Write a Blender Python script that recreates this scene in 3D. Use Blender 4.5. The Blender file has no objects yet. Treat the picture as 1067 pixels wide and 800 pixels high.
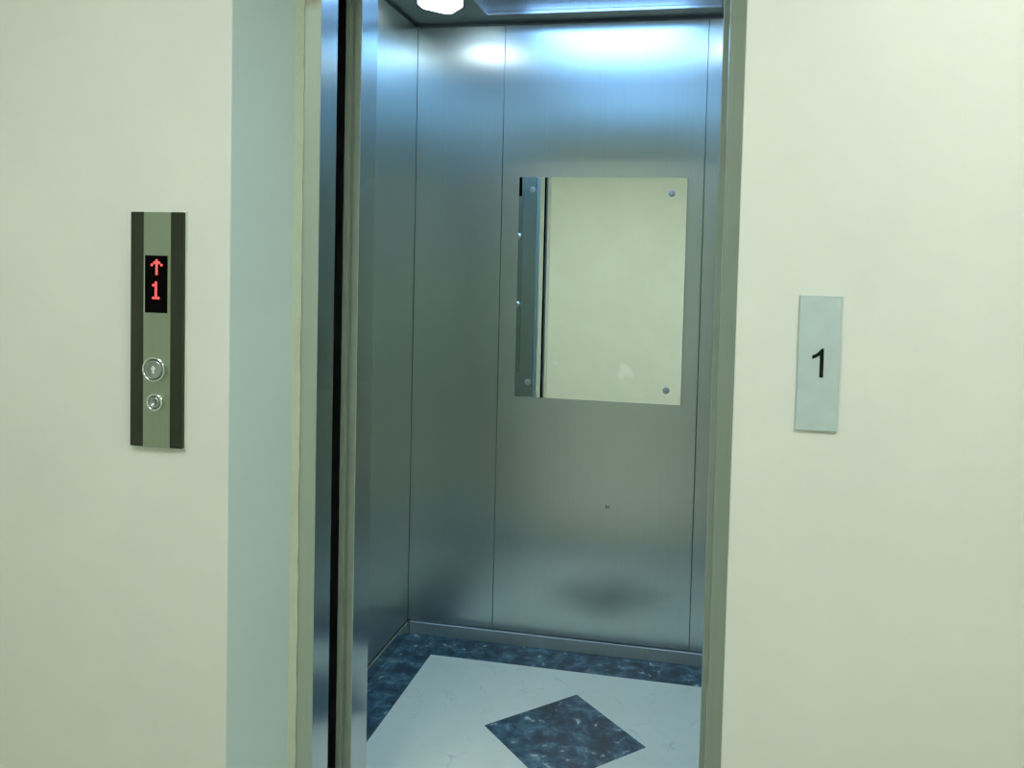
import bpy, bmesh, math, random
from mathutils import Vector, Matrix
C = bpy.context.scene.collection
S = bpy.context.scene
random.seed(7)

# ------------------------------------------------------------------ helpers
def lin(r, g, b):
    f = lambda c: (c/255/12.92) if c/255 <= .04045 else ((c/255+.055)/1.055)**2.4
    return (f(r), f(g), f(b), 1)

def obj(name, bm, mats, parent=None, loc=None, smooth=False):
    me = bpy.data.meshes.new(name)
    bmesh.ops.recalc_face_normals(bm, faces=bm.faces[:])
    bm.to_mesh(me); bm.free()
    for m in (mats if isinstance(mats, (list, tuple)) else [mats]):
        me.materials.append(m)
    if smooth:
        for p in me.polygons: p.use_smooth = True
    o = bpy.data.objects.new(name, me); C.objects.link(o)
    if parent: o.parent = parent
    if loc: o.location = loc
    return o

def thing(name, label, cat, loc=(0, 0, 0), group=None):
    o = bpy.data.objects.new(name, None); C.objects.link(o)
    o.location = loc; o.empty_display_size = .05
    o['label'] = label; o['category'] = cat; o['kind'] = 'thing'
    if group: o['group'] = group
    return o

def struct(name, bm, m, parent=None):
    o = obj(name, bm, m, parent)
    if not parent: o['kind'] = 'structure'
    return o

def add_box(bm, x0, x1, y0, y1, z0, z1, bev=0, seg=1, mi=0):
    b = bmesh.new()
    vs = [b.verts.new((x, y, z)) for x in (x0, x1) for y in (y0, y1) for z in (z0, z1)]
    for q in ((0, 1, 3, 2), (4, 6, 7, 5), (0, 4, 5, 1), (2, 3, 7, 6), (0, 2, 6, 4), (1, 5, 7, 3)):
        b.faces.new([vs[i] for i in q])
    if bev: bmesh.ops.bevel(b, geom=b.edges[:], offset=bev, segments=seg, affect='EDGES', profile=.5)
    merge(bm, b, mi); return bm

def merge(bm, b, mi=0):
    bmesh.ops.recalc_face_normals(b, faces=b.faces[:])
    mp = {v: bm.verts.new(v.co) for v in b.verts}
    for f in b.faces:
        try:
            nf = bm.faces.new([mp[v] for v in f.verts]); nf.material_index = mi; nf.smooth = f.smooth
        except ValueError: pass
    b.free()

def bx(x0, x1, y0, y1, z0, z1, bev=0, seg=1):
    return add_box(bmesh.new(), x0, x1, y0, y1, z0, z1, bev, seg)

def add_prism(bm, pts, axis, a, b_, bev=0, mi=0, seg=1):
    """extrude a 2-D outline: axis 'z' -> pts are (x,y); axis 'y' -> pts are (x,z)"""
    b = bmesh.new()
    mk = (lambda p, h: (p[0], p[1], h)) if axis == 'z' else (lambda p, h: (p[0], h, p[1]))
    lo = [b.verts.new(mk(p, a)) for p in pts]; hi = [b.verts.new(mk(p, b_)) for p in pts]
    b.faces.new(lo); b.faces.new(hi[::-1])
    n = len(pts)
    for i in range(n): b.faces.new((lo[i], hi[i], hi[(i+1) % n], lo[(i+1) % n]))
    if bev: bmesh.ops.bevel(b, geom=b.edges[:], offset=bev, segments=seg, affect='EDGES', profile=.5)
    merge(bm, b, mi); return bm

def add_lathe(bm, prof, cx, cz, y0, n=40, sgn=-1, mi=0, smooth=True):
    """surface of revolution about a Y axis through (cx, cz); prof = (radius, height out of the wall)"""
    b = bmesh.new(); rings = []
    for r, h in prof:
        if r < 1e-6: rings.append([b.verts.new((cx, y0+sgn*h, cz))])
        else: rings.append([b.verts.new((cx+r*math.cos(2*math.pi*i/n), y0+sgn*h, cz+r*math.sin(2*math.pi*i/n))) for i in range(n)])
    for A, B in zip(rings, rings[1:]):
        for i in range(n):
            j = (i+1) % n
            if len(A) == 1 and len(B) == 1: continue
            if len(A) == 1: f = b.faces.new((A[0], B[i], B[j]))
            elif len(B) == 1: f = b.faces.new((A[i], B[0], A[j]))
            else: f = b.faces.new((A[i], B[i], B[j], A[j]))
            f.smooth = smooth
    merge(bm, b, mi); return bm

# ------------------------------------------------------------------ materials
def new_mat(name):
    m = bpy.data.materials.new(name); m.use_nodes = True
    nt = m.node_tree; return m, nt, nt.nodes['Principled BSDF']

def N(nt, t, **kw):
    n = nt.nodes.new(t)
    for k, v in kw.items():
        if k in n.inputs: n.inputs[k].default_value = v
        else: setattr(n, k, v)
    return n

def coords(nt, scale=(1, 1, 1)):
    g = N(nt, 'ShaderNodeNewGeometry'); mp = N(nt, 'ShaderNodeMapping'); mp.inputs['Scale'].default_value = scale
    nt.links.new(g.outputs['Position'], mp.inputs['Vector']); return mp.outputs['Vector']

def ramp(nt, fac, stops):
    r = N(nt, 'ShaderNodeValToRGB'); e = r.color_ramp.elements
    while len(e) < len(stops): e.new(.5)
    for el, (p, c) in zip(e, stops): el.position = p; el.color = c if len(c) == 4 else (*c, 1)
    nt.links.new(fac, r.inputs['Fac']); return r.outputs['Color']

def paint(name, col, col2=None, rough=.45, bump=.03, spec=.4, sc=3.0):
    m, nt, b = new_mat(name)
    n1 = N(nt, 'ShaderNodeTexNoise', Scale=sc, Detail=4.0, Roughness=.6); nt.links.new(coords(nt), n1.inputs['Vector'])
    c2 = col2 or tuple(c*.94 for c in col[:3])+(1,)
    nt.links.new(ramp(nt, n1.outputs['Fac'], [(.3, c2), (.7, col)]), b.inputs['Base Color'])
    b.inputs['Roughness'].default_value = rough; b.inputs['Specular IOR Level'].default_value = spec
    n2 = N(nt, 'ShaderNodeTexNoise', Scale=60.0, Detail=3.0); nt.links.new(coords(nt), n2.inputs['Vector'])
    bp = N(nt, 'ShaderNodeBump', Strength=bump, Distance=.01); nt.links.new(n2.outputs['Fac'], bp.inputs['Height'])
    nt.links.new(bp.outputs['Normal'], b.inputs['Normal'])
    return m

def brushed(name, col, rough=.25, aniso=.6, grain=(420, 420, 1.2), var=.08):
    """stainless sheet with vertical grain"""
    m, nt, b = new_mat(name)
    b.inputs['Metallic'].default_value = 1
    n1 = N(nt, 'ShaderNodeTexNoise', Scale=1.0, Detail=3.0, Roughness=.7); nt.links.new(coords(nt, grain), n1.inputs['Vector'])
    lo = tuple(c*(1-var) for c in col[:3]); hi = tuple(min(1, c*(1+var)) for c in col[:3])
    nt.links.new(ramp(nt, n1.outputs['Fac'], [(.25, lo), (.75, hi)]), b.inputs['Base Color'])
    b.inputs['Roughness'].default_value = rough
    b.inputs['Anisotropic'].default_value = aniso
    t = N(nt, 'ShaderNodeTangent'); t.direction_type = 'RADIAL'; t.axis = 'Z'
    nt.links.new(t.outputs['Tangent'], b.inputs['Tangent'])
    return m

def simple(name, col, rough=.5, metal=0, spec=.5, coat=0):
    m, nt, b = new_mat(name)
    n = N(nt, 'ShaderNodeTexNoise', Scale=25.0, Detail=2.0); nt.links.new(coords(nt), n.inputs['Vector'])
    nt.links.new(ramp(nt, n.outputs['Fac'], [(.3, tuple(c*.92 for c in col[:3])), (.7, col[:3])]), b.inputs['Base Color'])
    b.inputs['Roughness'].default_value = rough; b.inputs['Metallic'].default_value = metal
    b.inputs['Specular IOR Level'].default_value = spec; b.inputs['Coat Weight'].default_value = coat
    return m

def glow(name, col, strength):
    m, nt, b = new_mat(name)
    b.inputs['Base Color'].default_value = (.05, .05, .05, 1)
    b.inputs['Emission Color'].default_value = (*col, 1); b.inputs['Emission Strength'].default_value = strength
    return m

M_wall = paint('cream_paint', (.725, .75, .685, 1), rough=.42)
M_far = paint('cream_far_paint', (.77, .84, .76, 1), rough=.5)
def far_patch():
    """whitish rubbed patch of newer paint on the opposite wall"""
    nt = M_far.node_tree; b = nt.nodes['Principled BSDF']
    src = b.inputs['Base Color'].links[0].from_socket
    g = N(nt, 'ShaderNodeNewGeometry')
    n = N(nt, 'ShaderNodeTexNoise', Scale=14.0, Detail=3.0); nt.links.new(g.outputs['Position'], n.inputs['Vector'])
    prev = src
    for c, r, amt in (((-.79, -3.3, .50), .20, .9), ((-1.02, -3.3, .54), .13, .5), ((-1.50, -3.3, .54), .13, .5)):
        d = N(nt, 'ShaderNodeVectorMath', operation='DISTANCE'); d.inputs[1].default_value = c
        nt.links.new(g.outputs['Position'], d.inputs[0])
        ad = N(nt, 'ShaderNodeMath', operation='MULTIPLY_ADD'); ad.inputs[1].default_value = .22
        nt.links.new(n.outputs['Fac'], ad.inputs[0]); nt.links.new(d.outputs['Value'], ad.inputs[2])
        mr = N(nt, 'ShaderNodeMapRange'); mr.inputs['From Min'].default_value = r*.7; mr.inputs['From Max'].default_value = r
        mr.inputs['To Min'].default_value = amt; mr.inputs['To Max'].default_value = 0
        nt.links.new(ad.outputs['Value'], mr.inputs['Value'])
        mx = N(nt, 'ShaderNodeMix'); mx.data_type = 'RGBA'; mx.inputs[7].default_value = (.90, .93, .90, 1)
        nt.links.new(mr.outputs['Result'], mx.inputs[0]); nt.links.new(prev, mx.inputs[6]); prev = mx.outputs[2]
    nt.links.new(prev, b.inputs['Base Color'])
far_patch()
M_reveal = paint('cool_reveal', (.66, .775, .71, 1), rough=.4)  # reveal faces, cooler in tone than the front wall
M_fillet = paint('plaster_fillet', (.64, .70, .54, 1), rough=.7, bump=.3, sc=20)
M_ceil = paint('white_ceiling_paint', (.75, .76, .70, 1), rough=.8)
M_lfloor = paint('lobby_stone', (.50, .50, .42, 1), rough=.25, bump=.0)
M_steel = brushed('car_steel', (.60, .66, .645), rough=.30, aniso=.74, var=.035)
M_return = brushed('return_steel', (.56, .61, .60), rough=.20, aniso=.3)
M_frame = brushed('frame_steel', (.40, .465, .39), rough=.5, aniso=.2, var=.05)
M_frame.node_tree.nodes['Principled BSDF'].inputs['Metallic'].default_value = .45
M_skirt = brushed('skirting_steel', (.66, .73, .72), rough=.5, aniso=.3, var=.04)
M_post = simple('post_steel', (.47, .57, .47), rough=.5, metal=.2)
M_ceilsteel = brushed('ceiling_steel', (.38, .43, .47), rough=.35, aniso=0)
M_recess = brushed('recess_steel', (.60, .64, .66), rough=.35, aniso=0)
M_alu = simple('aluminium_sill', (.45, .47, .46), rough=.35, metal=1)
M_dark = simple('shaft_shade_black', (.0025, .0025, .0025), rough=.95, spec=.0)  # darkness of the shaft gap put into the wall colour
M_seam = simple('seam_dark', (.22, .25, .25), rough=.7, spec=.2)
M_chrome = simple('chrome', (.75, .80, .76), rough=.12, metal=1)
M_chrome_dark = simple('button_steel', (.42, .47, .45), rough=.25, metal=1)
M_screw = simple('mirror_screw', (.42, .47, .43), rough=.5, metal=.5)
M_black = simple('display_black', (.002, .0015, .0015), rough=.3, spec=.03)
M_darkglass = simple('dark_mirror_steel', (.075, .080, .062), rough=.12, metal=1)
M_lopsteel = brushed('call_panel_steel', (.40, .45, .345), rough=.40, aniso=.4)
M_sealant = simple('white_sealant', (.72, .78, .68), rough=.6)
M_sign = simple('sign_plate_silver', (.55, .665, .66), rough=.45, metal=.35)
M_ink = simple('black_ink', (.004, .006, .005), rough=.5, spec=.2)
M_led = glow('red_led', (1.0, .085, .08), 1.3)
M_lamp = glow('car_lamp_diffuser', (.80, .94, 1.0), 8)
M_lampbody = simple('lamp_body', (.6, .68, .72), rough=.3)
M_panel_led = glow('recess_led', (.27, .55, 1.0), 8.6)
M_lobbylamp = glow('lobby_lamp_diffuser', (.96, 1.0, .955), 26.0)

def frame_stain():
    """brown rubbed patch near the top of the left frame jamb"""
    nt = M_frame.node_tree; b = nt.nodes['Principled BSDF']
    src = b.inputs['Base Color'].links[0].from_socket
    g = N(nt, 'ShaderNodeNewGeometry')
    d = N(nt, 'ShaderNodeVectorMath', operation='DISTANCE'); d.inputs[1].default_value = (-.905, .2, 2.11)
    nt.links.new(g.outputs['Position'], d.inputs[0])
    n = N(nt, 'ShaderNodeTexNoise', Scale=40.0); nt.links.new(g.outputs['Position'], n.inputs['Vector'])
    ad = N(nt, 'ShaderNodeMath', operation='MULTIPLY_ADD'); ad.inputs[1].default_value = .03
    nt.links.new(n.outputs['Fac'], ad.inputs[0]); nt.links.new(d.outputs['Value'], ad.inputs[2])
    mr = N(nt, 'ShaderNodeMapRange'); mr.inputs['From Min'].default_value = .03; mr.inputs['From Max'].default_value = .06
    mr.inputs['To Min'].default_value = .8; mr.inputs['To Max'].default_value = 0
    nt.links.new(ad.outputs['Value'], mr.inputs['Value'])
    mx = N(nt, 'ShaderNodeMix'); mx.data_type = 'RGBA'; mx.inputs[7].default_value = (.20, .15, .10, 1)
    nt.links.new(mr.outputs['Result'], mx.inputs[0]); nt.links.new(src, mx.inputs[6]); nt.links.new(mx.outputs[2], b.inputs['Base Color'])
frame_stain()

def mirror_mat():
    m, nt, b = new_mat('mirror_glass')
    b.inputs['Metallic'].default_value = 1; b.inputs['Roughness'].default_value = .012
    b.inputs['Base Color'].default_value = (.95, .985, .94, 1)
    return m
M_mirror = mirror_mat()

def marble(name, dark):
    m, nt, b = new_mat(name)
    v = coords(nt)
    w = N(nt, 'ShaderNodeTexNoise', Scale=6.0, Detail=5.0); nt.links.new(v, w.inputs['Vector'])
    mixv = N(nt, 'ShaderNodeMix'); mixv.data_type = 'VECTOR'; mixv.inputs[0].default_value = .10 if dark else .22
    nt.links.new(v, mixv.inputs[4]); nt.links.new(w.outputs['Color'], mixv.inputs[5])
    if dark:
        n = N(nt, 'ShaderNodeTexNoise', Scale=17.0, Detail=8.0, Roughness=.72); nt.links.new(mixv.outputs[1], n.inputs['Vector'])
        c = ramp(nt, n.outputs['Fac'], [(.36, (.003, .016, .032)), (.47, (.012, .055, .098)), (.555, (.045, .135, .195)), (.68, (.17, .31, .37))])
        n3 = N(nt, 'ShaderNodeTexNoise', Scale=34.0, Detail=4.0); nt.links.new(mixv.outputs[1], n3.inputs['Vector'])
        sp = ramp(nt, n3.outputs['Fac'], [(.64, (0, 0, 0)), (.72, (1, 1, 1))])
        mx = N(nt, 'ShaderNodeMix'); mx.data_type = 'RGBA'; mx.inputs[7].default_value = (.50, .60, .62, 1)
        nt.links.new(sp, mx.inputs[0]); nt.links.new(c, mx.inputs[6]); nt.links.new(mx.outputs[2], b.inputs['Base Color'])
        b.inputs['Roughness'].default_value = .28; b.inputs['Specular IOR Level'].default_value = .3
    else:
        n = N(nt, 'ShaderNodeTexNoise', Scale=5.0, Detail=6.0, Roughness=.6); nt.links.new(mixv.outputs[1], n.inputs['Vector'])
        c = ramp(nt, n.outputs['Fac'], [(.3, (.77, .80, .66)), (.7, (.84, .87, .73))])
        vo = N(nt, 'ShaderNodeTexVoronoi', Scale=9.0); vo.feature = 'DISTANCE_TO_EDGE'; nt.links.new(mixv.outputs[1], vo.inputs['Vector'])
        vn = N(nt, 'ShaderNodeTexNoise', Scale=9.0, Detail=3.0); nt.links.new(v, vn.inputs['Vector'])
        msk = ramp(nt, vn.outputs['Fac'], [(.50, (0, 0, 0)), (.66, (1, 1, 1))])
        e = ramp(nt, vo.outputs['Distance'], [(.0, (.5, .5, .5)), (.03, (0, 0, 0))])
        ml = N(nt, 'ShaderNodeMath', operation='MULTIPLY'); nt.links.new(msk, ml.inputs[0]); nt.links.new(e, ml.inputs[1]); vein = ml.outputs['Value']
        mx = N(nt, 'ShaderNodeMix'); mx.data_type = 'RGBA'; mx.inputs[7].default_value = (.46, .50, .45, 1)
        nt.links.new(vein, mx.inputs[0]); nt.links.new(c, mx.inputs[6]); nt.links.new(mx.outputs[2], b.inputs['Base Color'])
        b.inputs['Roughness'].default_value = .30
    return m
M_mdark = marble('dark_marble', True)
M_mwhite = marble('cream_marble', False)

# ------------------------------------------------------------------ dimensions (metres)
XL, XR = -1.166, .321            # car side walls
YB, YF = 1.590, .514             # car back wall, inside of the front return
ZC = 2.4415                      # car ceiling
LX0, LX1, LY0 = -2.7, 2.2, -3.3  # lobby
ZL = 2.68

# ------------------------------------------------------------------ lobby shell
struct('floor_lobby', bx(LX0-.1, LX1+.1, LY0-.1, .208, -.12, 0), M_lfloor)
struct('ceiling_lobby', bx(LX0-.1, LX1+.1, LY0-.1, 0, ZL, ZL+.1), M_ceil)
struct('wall_lobby_left', bx(LX0-.1, LX0, LY0, 0, 0, ZL), M_far)
struct('wall_lobby_right', bx(LX1, LX1+.1, LY0, 0, 0, ZL), M_far)
struct('wall_lobby_opposite', bx(LX0-.1, LX1+.1, LY0-.1, LY0, 0, ZL), M_far)
# lift wall: two piers with splayed reveals and the lintel above
bm = bmesh.new(); add_prism(bm, [(LX0, 0), (-.971, 0), (-.929, .186), (-.929, .208), (LX0, .208)], 'z', 0, ZL, bev=.0015)
for f in bm.faces:
    f.normal_update(); c = f.calc_center_median()
    if c.x > -1.0 and .01 < c.y < .18: f.material_index = 1
struct('wall_front_left', bm, [M_wall, M_reveal])
bm = bmesh.new(); add_prism(bm, [(LX1, 0), (LX1, .208), (.066, .208), (.066, .186), (.0479, 0)], 'z', 0, ZL, bev=.0015)
for f in bm.faces:
    c = f.calc_center_median()
    if c.x < .08 and .01 < c.y < .18: f.material_index = 1
struct('wall_front_right', bm, [M_wall, M_reveal])
struct('wall_front_lintel', bx(-.970, .047, 0, .206, 2.29, ZL), M_wall)
# plaster fillet between reveal and steel frame (a little ragged)
bm = bmesh.new(); pts = []
n = 60; vs = []
for i in range(n+1):
    z = 2.29*i/n; r = random.uniform(-.0012, .0012)
    vs.append([bm.verts.new(p) for p in ((-.9290, .184, z), (-.9200+r, .206, z), (-.930, .2075, z), (-.935, .19, z))])
for a, b in zip(vs, vs[1:]):
    for k in range(4): bm.faces.new((a[k], b[k], b[(k+1) % 4], a[(k+1) % 4]))
bm.faces.new(vs[0]); bm.faces.new(vs[-1][::-1])
o = struct('trim_1', bm, M_fillet)

# landing frame
t = thing('lift_door_frame', 'brushed steel frame set into the wall opening, outermost of the two lift frames', 'door frame', (-.429, .208, 0))
t_off = Vector(t.location)
def child(name, bm, m, par, off):
    for v in bm.verts: v.co -= off
    return obj(name, bm, m, par)
bm = bmesh.new()
add_prism(bm, [(-.922, .208), (-.8805, .208), (-.8805, .292), (-.890, .292), (-.890, .222), (-.922, .222)], 'z', 0, 2.23, bev=.0012, seg=2)
for f in bm.faces:
    c = f.calc_center_median()
    if c.x > -.8815 and .215 < c.y < .288: f.material_index = 1
child('jamb', bm, [M_frame, M_return], t, t_off)
bm = bmesh.new()
add_prism(bm, [(.066, .208), (.066, .222), (.032, .222), (.032, .292), (.0225, .292), (.0225, .208)], 'z', 0, 2.23, bev=.0012, seg=2)
for f in bm.faces:
    c = f.calc_center_median()
    if c.x < .0235 and .215 < c.y < .288: f.material_index = 1
child('jamb', bm, [M_frame, M_return], t, t_off)
bm = bmesh.new(); add_box(bm, -.922, .066, .208, .292, 2.2305, 2.285, .0012)
child('header', bm, M_frame, t, t_off)

# shaft between landing frame and car: walls coloured black for the gap's shade
bm = bmesh.new()
add_box(bm, -1.30, -.8905, .300, .306, -.12, 2.6)      # back of the landing wall
add_box(bm, .0325, .45, .300, .306, -.12, 2.6)
add_box(bm, -1.30, .45, .300, .306, 2.29, 2.6)
add_box(bm, -1.31, -1.30, .300, 1.8, -.12, 2.6)
add_box(bm, .45, .46, .300, 1.8, -.12, 2.6)
struct('wall_shaft', bm, M_dark)
bm = bmesh.new(); add_box(bm, -1.0, .15, .209, .345, -.03, 0.0, .001)
for i in range(3): add_box(bm, -1.0, .15, .30+.013*i, .304+.013*i, 0, .002)
struct('trim_2', bm, M_alu)                             # landing sill
bm = bmesh.new(); add_box(bm, -1.0, .15, .372, .413, -.03, 0.0, .001)
for i in range(3): add_box(bm, -1.0, .15, .377+.012*i, .381+.012*i, 0, .002)
struct('trim_3', bm, M_alu)                             # car sill

# car entrance frame
t = thing('lift_car_entrance', 'narrow grooved steel posts of the lift car entrance behind the dark gap', 'door frame', (-.43, .414, 0))
off = Vector(t.location)
bm = bmesh.new()
add_box(bm, -.9185, -.9045, .4140, .440, 0, 2.23, .0012, 2)
add_box(bm, -.9035, -.8965, .4165, .440, 0, 2.23)
add_box(bm, -.8955, -.8755, .4140, YF, 0, 2.23, .0012, 2)
for f in bm.faces:
    c = f.calc_center_median()
    if c.x > -.8762 and c.y > .42: f.material_index = 1
child('post', bm, [M_post, M_return], t, off)
bm = bmesh.new()
add_box(bm, .0105, .0285, .4140, YF, 0, 2.23, .0012, 2)
add_box(bm, .0295, .0370, .4165, .440, 0, 2.23)
add_box(bm, .0380, .0560, .4140, .440, 0, 2.23, .0012, 2)
child('post', bm, [M_post, M_return], t, off)
bm = bmesh.new(); add_box(bm, -.9185, .056, .414, YF, 2.2305, 2.30, .0012)
child('header', bm, M_post, t, off)

# ------------------------------------------------------------------ car shell
# floor: dark border, cream field, dark diamond inlay - one slab, cut as tiles
def poly(bm, pts, mi, z=0):
    f = bm.faces.new([bm.verts.new((x, y, z)) for x, y in pts]); f.material_index = mi
bm = bmesh.new()
wx0, wx1, wy0, wy1 = -1.0095, .166, .565, 1.4285
dx, dy, dr = -.4147, 1.0065, .2637
x0, x1, y0, y1 = XL-.03, XR+.03, .414, YB+.03
for q in ([(x0, y0), (x1, y0), (wx1, wy0), (wx0, wy0)], [(x1, y0), (x1, y1), (wx1, wy1), (wx1, wy0)],
          [(x1, y1), (x0, y1), (wx0, wy1), (wx1, wy1)], [(x0, y1), (x0, y0), (wx0, wy0), (wx0, wy1)]): poly(bm, q, 0)
L_, R_, T_, B_ = (dx-dr, dy), (dx+dr, dy), (dx, dy+dr), (dx, dy-dr)
for q in ([(wx0, wy0), (wx1, wy0), B_], [(wx0, wy0), B_, L_], [(wx1, wy0), R_, B_],
          [(wx0, wy1), T_, (wx1, wy1)], [(wx0, wy1), L_, T_], [(wx1, wy1), T_, R_], [(wx0, wy0), L_, (wx0, wy1)], [(wx1, wy0), (wx1, wy1), R_]): poly(bm, q, 1)
poly(bm, [L_, B_, R_, T_], 0)
add_box(bm, x0, x1, y0, y1, -.10, -.0005)
bmesh.ops.remove_doubles(bm, verts=bm.verts[:], dist=1e-5)
struct('floor', bm, [M_mdark, M_mwhite])

PZ0, PZ1 = .0545, ZC-.012
def panel_wall(name, side, spans, backing):
    w = struct(name, backing, M_seam)
    out = []
    for a, b in spans:
        g = .0010
        if side == 'back': pm = bx(a+g, b-g, YB, YB+.018, PZ0, PZ1, .0010, 2)
        elif side == 'left': pm = bx(XL-.018, XL, a+g, b-g, PZ0, PZ1, .0010, 2)
        else: pm = bx(XR, XR+.018, a+g, b-g, PZ0, PZ1, .0010, 2)
        out.append(struct('panel', pm, M_steel, w))
    return w, out
wb, pb = panel_wall('wall_back', 'back', [(XL, -.8104), (-.8104, -.0348), (-.0348, XR)], bx(XL-.04, XR+.04, YB+.0181, YB+.04, 0, ZC))
panel_wall('wall_left', 'left', [(YF+.001, YB)], bx(XL-.04, XL-.0181, YF, YB+.018, 0, ZC))
panel_wall('wall_right', 'right', [(YF+.001, .87), (.87, 1.23), (1.23, YB)], bx(XR+.0181, XR+.04, YF, YB+.018, 0, ZC))
# front returns inside the car
struct('wall_front_return_left', bx(XL-.018, -.8965, YF-.03, YF, .0, ZC, .001), M_steel)
struct('wall_front_return_right', bx(.0300, XR+.018, YF-.03, YF, .0, ZC, .001), M_steel)
struct('wall_front_transom', bx(-.8960, .0295, YF-.03, YF, 2.3005, ZC, .001), M_steel)
# small plugged screw hole low on the middle back panel
bm = bmesh.new(); add_lathe(bm, [(.009, 0), (.009, .0008), (.006, .0016), (0, .0018)], -.362, .583, YB, 20)
obj('screw_plug', bm, M_chrome_dark, pb[1])
# skirting
struct('baseboard_back', bx(XL+.011, XR-.011, YB-.010, YB+.0175, 0, .050, .001), M_skirt)
struct('baseboard_left', bx(XL-.0175, XL+.010, YF+.001, YB-.011, 0, .050, .001), M_return)
struct('baseboard_right', bx(XR-.010, XR+.0175, YF+.001, YB-.011, 0, .050, .001), M_return)

# ceiling: flat border round a raised tray
RX0, RX1, RY0, RY1, RH = -.857, .012, .62, 1.482, .075
bm = bmesh.new()
for a in ((XL-.04, RX0, YF-.03, YB+.04), (RX1, XR+.04, YF-.03, YB+.04), (RX0, RX1, YF-.03, RY0), (RX0, RX1, RY1, YB+.04)):
    add_box(bm, *a, ZC, ZC+.01)
add_box(bm, RX0-.012, RX0, RY0, RY1, ZC+.0005, ZC+RH, mi=1); add_box(bm, RX1, RX1+.012, RY0, RY1, ZC+.0005, ZC+RH, mi=1)
add_box(bm, RX0-.012, RX1+.012, RY1, RY1+.012, ZC+.0005, ZC+RH, mi=1); add_box(bm, RX0-.012, RX1+.012, RY0-.012, RY0, ZC+.0005, ZC+RH, mi=1)
add_box(bm, RX0-.012, RX1+.012, RY0-.012, RY1+.012, ZC+RH, ZC+RH+.01, mi=1)
struct('ceiling', bm, [M_ceilsteel, M_recess])
# thin bright lip on the tray's edge
bm = bmesh.new()
for a in ((RX0, RX0+.006, RY0, RY1), (RX1-.006, RX1, RY0, RY1), (RX0, RX1, RY0, RY0+.006), (RX0, RX1, RY1-.006, RY1)):
    add_box(bm, *a, ZC-.004, ZC+.006)
struct('trim_4', bm, M_recess)
t = thing('ceiling_light_panel', 'flat rectangular light panel in the raised ceiling tray of the lift car', 'ceiling light', (-.42, 1.05, ZC+RH))
obj('frame', bx(-.33, .33, -.30, .30, -.020, -.001, .002), M_lampbody, t)
obj('diffuser', bx(-.31, .31, -.28, .28, -.026, -.019, .002), M_panel_led, t)

# corner downlights
def lamp(x, y, label, sx=1, sy=1):
    t = thing('ceiling_downlight', label, 'ceiling light', (x, y, ZC), 'white downlights in the lift car ceiling')
    base = [(.88*a, .95*b+.004) for a, b in [(-.088, -.030), (-.088, .030), (-.015, .104), (.015, .104), (.088, .030), (.088, -.030), (.015, -.104), (-.015, -.104)]]
    b1 = bmesh.new(); add_prism(b1, base, 'z', -.014, -.0005, bev=.002); obj('housing', b1, M_lampbody, t)
    b2 = bmesh.new(); add_prism(b2, [(a*.96, b*.96) for a, b in base], 'z', -.042, -.014, bev=.006, seg=2); obj('diffuser', b2, M_lamp, t)
    return t
lamp(-.955, 1.232, 'small white glowing downlight on the lift ceiling near its back left corner')
lamp(.110, 1.232, 'small white downlight on the lift ceiling near its back right corner, hidden by the frame')

# ------------------------------------------------------------------ mirror
MY = YB-.012
ax, az, bx_, bz = -0.7386, 0.9925, -0.0953, 1.8461
t = thing('wall_mirror', 'frameless rectangular mirror screwed to the steel back wall of the lift', 'mirror', ((ax+bx_)/2, YB, (az+bz)/2))
off = Vector(t.location)
bm = bx(ax, bx_, MY, MY+.006, az, bz, .0005)
child('glass', bm, M_mirror, t, off)
for px, pz in ((-0.6854, 1.7959), (-0.1524, 1.7869), (-0.6864, 1.0507), (-0.1514, 1.0458)):
    bm = bmesh.new(); add_lathe(bm, [(.0125, 0), (.0125, .003), (.0115, .0045), (.006, .0052), (0, .0053)], px, pz, MY, 28)
    add_lathe(bm, [(.007, -.0116), (.007, 0)], px, pz, MY, 16)
    child('screw', bm, M_screw, t, off)

# car operating panel on the left front return (seen only in the mirror)
t = thing('car_operating_panel', 'button panel on the inside front of the lift, its edge caught in the mirror', 'control panel', (-1.06, YF, 1.5))
off = Vector(t.location)
child('faceplate', bx(-1.14, -.966, YF, YF+.006, .95, 2.05, .001), M_return, t, off)
child('display', bx(-1.11, -.974, YF+.006, YF+.009, 1.865, 2.02, .001), M_black, t, off)
for z in (1.30, 1.655):
    bm = bmesh.new(); add_lathe(bm, [(.020, 0), (.020, .006), (.016, .010), (.006, .012), (0, .012)], -.990, z, YF+.006, 28, sgn=1)
    child('button', bm, M_chrome, t, off)

# ------------------------------------------------------------------ hall call panel on the left wall
X0, X1, Z0, Z1 = -1.1932, -1.0708, 1.1018, 1.5943
t = thing('call_panel', 'tall steel and dark mirror lift call panel with red display on the left wall', 'control panel', ((X0+X1)/2, 0, (Z0+Z1)/2))
off = Vector(t.location)
child('sealant', bx(X0-.001, X1+.003, -.003, -.0002, Z0-.004, Z1+.002, .0008), M_sealant, t, off)
child('faceplate', bx(X0+.031, X1-.0285, -.0125, -.003, Z0, Z1, .0006), M_lopsteel, t, off)
child('side_strip', bx(X0, X0+.0308, -.012, -.003, Z0, Z1, .0008), M_darkglass, t, off)
child('side_strip', bx(X1-.0283, X1, -.012, -.003, Z0, Z1, .0008), M_darkglass, t, off)
d = child('display', bx(-1.1578, -1.1056, -.0134, -.0126, 1.3845, 1.504, .0003), M_black, t, off)
child('display_bezel', bx(-1.1595, -1.158, -.0142, -.0126, 1.3845, 1.504, .0002), M_chrome, d, off)
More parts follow.
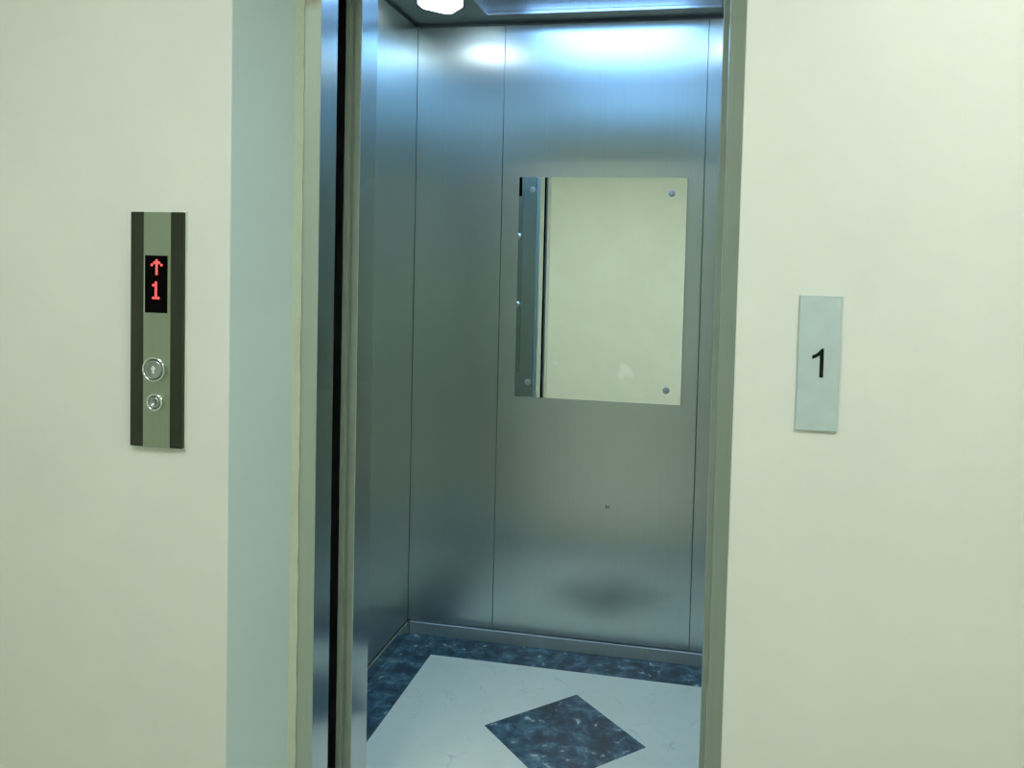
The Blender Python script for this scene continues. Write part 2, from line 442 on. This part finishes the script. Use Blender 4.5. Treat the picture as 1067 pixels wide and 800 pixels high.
def dots(bm, rows, cx, top, px, pz, r, shear=0):
    n = len(rows[0])
    for j, row in enumerate(rows):
        for i, ch in enumerate(row):
            if ch == 'X':
                add_lathe(bm, [(r, 0), (r, .0005), (r*.6, .0009), (0, .001)], cx+(i-(n-1)/2)*px, top-j*pz, -.0134, 14)
    return bm
ARROW = ['..X..', '.XXX.', 'X.X.X', '..X..', '..X..', '..X..', '..X..']
ONE = ['..X..', '.XX..', '..X..', '..X..', '..X..', '..X..', '.XXX.']
o = child('led_arrow', dots(bmesh.new(), ARROW, -1.1305, 1.4936, .0056, .0046, .0028), M_led, d, off)
o['label'] = 'glowing red up arrow'
o = child('led_digit', dots(bmesh.new(), ONE, -1.132, 1.4474, .0060, .0053, .0029), M_led, d, off)
o['label'] = 'glowing red number 1'
def up_arrow(bm, cx, cz, s, y, h):
    add_prism(bm, [(cx, cz+s), (cx+.72*s, cz+.1*s), (cx+.24*s, cz+.1*s), (cx+.24*s, cz-s), (cx-.24*s, cz-s), (cx-.24*s, cz+.1*s), (cx-.72*s, cz+.1*s)], 'y', y-h, y)
    return bm
FY = -.0125
bt = child('button', add_lathe(bmesh.new(), [(.0225, 0), (.0255, .001), (.0268, .003), (.0262, .0055), (.0238, .0062), (.0222, .0045), (.0218, .0015), (0, .0014)], -1.1345, 1.266, FY, 48), M_chrome, t, off)
bt['label'] = 'large round call button with an up arrow'
child('button_cap', add_lathe(bmesh.new(), [(.0195, .001), (.0195, .0045), (.0180, .0058), (.0150, .0050), (.008, .0040), (0, .0038)], -1.1345, 1.266, FY, 40), M_chrome_dark, bt, off)
child('arrow_mark', up_arrow(bmesh.new(), -1.1345, 1.266, .0085, FY-.0040, .0018), M_sealant, bt, off)
kt = child('key_switch', add_lathe(bmesh.new(), [(.0170, 0), (.0190, .001), (.0195, .003), (.0186, .0058), (.0160, .0064), (.0140, .0052), (.0136, .0020), (0, .0020)], -1.132, 1.197, FY, 44), M_chrome, t, off)
kt['label'] = 'smaller round button below the up button'
child('barrel', add_lathe(bmesh.new(), [(.0115, .0020), (.0115, .0062), (.0095, .0072), (.0065, .0066), (.0060, .0040), (0, .0040)], -1.132, 1.197, FY, 36), M_chrome_dark, kt, off)

# ------------------------------------------------------------------ floor number plate on the right wall
X0, X1, Z0, Z1 = 0.1587, 0.2299, 1.2196, 1.4618
t = thing('floor_number_sign', 'narrow silver plate with a black number 1 on the right wall', 'sign', ((X0+X1)/2, 0, (Z0+Z1)/2))
off = Vector(t.location)
child('plate', bx(X0, X1, -.006, -.0005, Z0, Z1, .0006), M_sign, t, off)
# Helvetica-like "1"
one = [(0.2009, 1.3673), (0.1971, 1.3673), (0.1917, 1.3612), (0.1871, 1.3572), (0.1811, 1.3543), (0.1811, 1.3482), (0.1871, 1.3504), (0.1942, 1.355), (0.1942, 1.3154), (0.2009, 1.3154)]
bm = bmesh.new(); add_prism(bm, [(a+.0016, b) for a, b in one], 'y', -.0068, -.0061)
child('digit', bm, M_ink, t, off)

# ------------------------------------------------------------------ lobby ceiling lights
def lobby_light(x, y, label):
    t = thing('lobby_ceiling_light', label, 'ceiling light', (x, y, ZL), 'square lobby ceiling lights')
    b = bmesh.new()
    for a in ((-.31, -.28, -.31, .31), (.28, .31, -.31, .31), (-.28, .28, -.31, -.28), (-.28, .28, .28, .31)):
        add_box(b, *a, -.03, -.0005, .002)
    obj('frame', b, M_sealant, t)
    obj('diffuser', bx(-.28, .28, -.28, .28, -.022, -.0005, .002), M_lobbylamp, t)
lobby_light(-1.0, -1.4, 'square lobby ceiling light above the call panel side')
lobby_light(.75, -1.05, 'square lobby ceiling light above the number plate side')

# ------------------------------------------------------------------ world, camera, view
w = bpy.data.worlds.new('World'); S.world = w; w.use_nodes = True
w.node_tree.nodes['Background'].inputs['Color'].default_value = (.02, .022, .02, 1)
cd = bpy.data.cameras.new('Camera'); cam = bpy.data.objects.new('Camera', cd); C.objects.link(cam); S.camera = cam
yaw, pit, rol = (math.radians(a) for a in (-11.0656, -2.3911, 1.4306))
fwd = Vector((math.sin(yaw)*math.cos(pit), math.cos(yaw)*math.cos(pit), math.sin(pit)))
rt = fwd.cross(Vector((0, 0, 1))).normalized(); up = rt.cross(fwd)
rt2 = rt*math.cos(rol)+up*math.sin(rol); up2 = -rt*math.sin(rol)+up*math.cos(rol)
cam.matrix_world = Matrix(((rt2.x, up2.x, -fwd.x, 0), (rt2.y, up2.y, -fwd.y, -1.5309), (rt2.z, up2.z, -fwd.z, 1.5), (0, 0, 0, 1)))
cd.sensor_fit = 'HORIZONTAL'; cd.sensor_width = 36
cd.lens = 854.78/1067*36
cd.shift_x = (533.5-572.54)/1067; cd.shift_y = (314.085-400)/1067
cd.clip_start = .02
v = S.view_settings
v.view_transform = 'Standard'; v.look = 'None'; v.gamma = 1; v.use_curve_mapping = False; v.exposure = 0
S.cycles.max_bounces = 14; S.cycles.glossy_bounces = 10; S.cycles.diffuse_bounces = 6
S.cycles.use_denoising = True
S.cycles.caustics_reflective = True; S.cycles.blur_glossy = .5
S.cycles.sample_clamp_indirect = 6
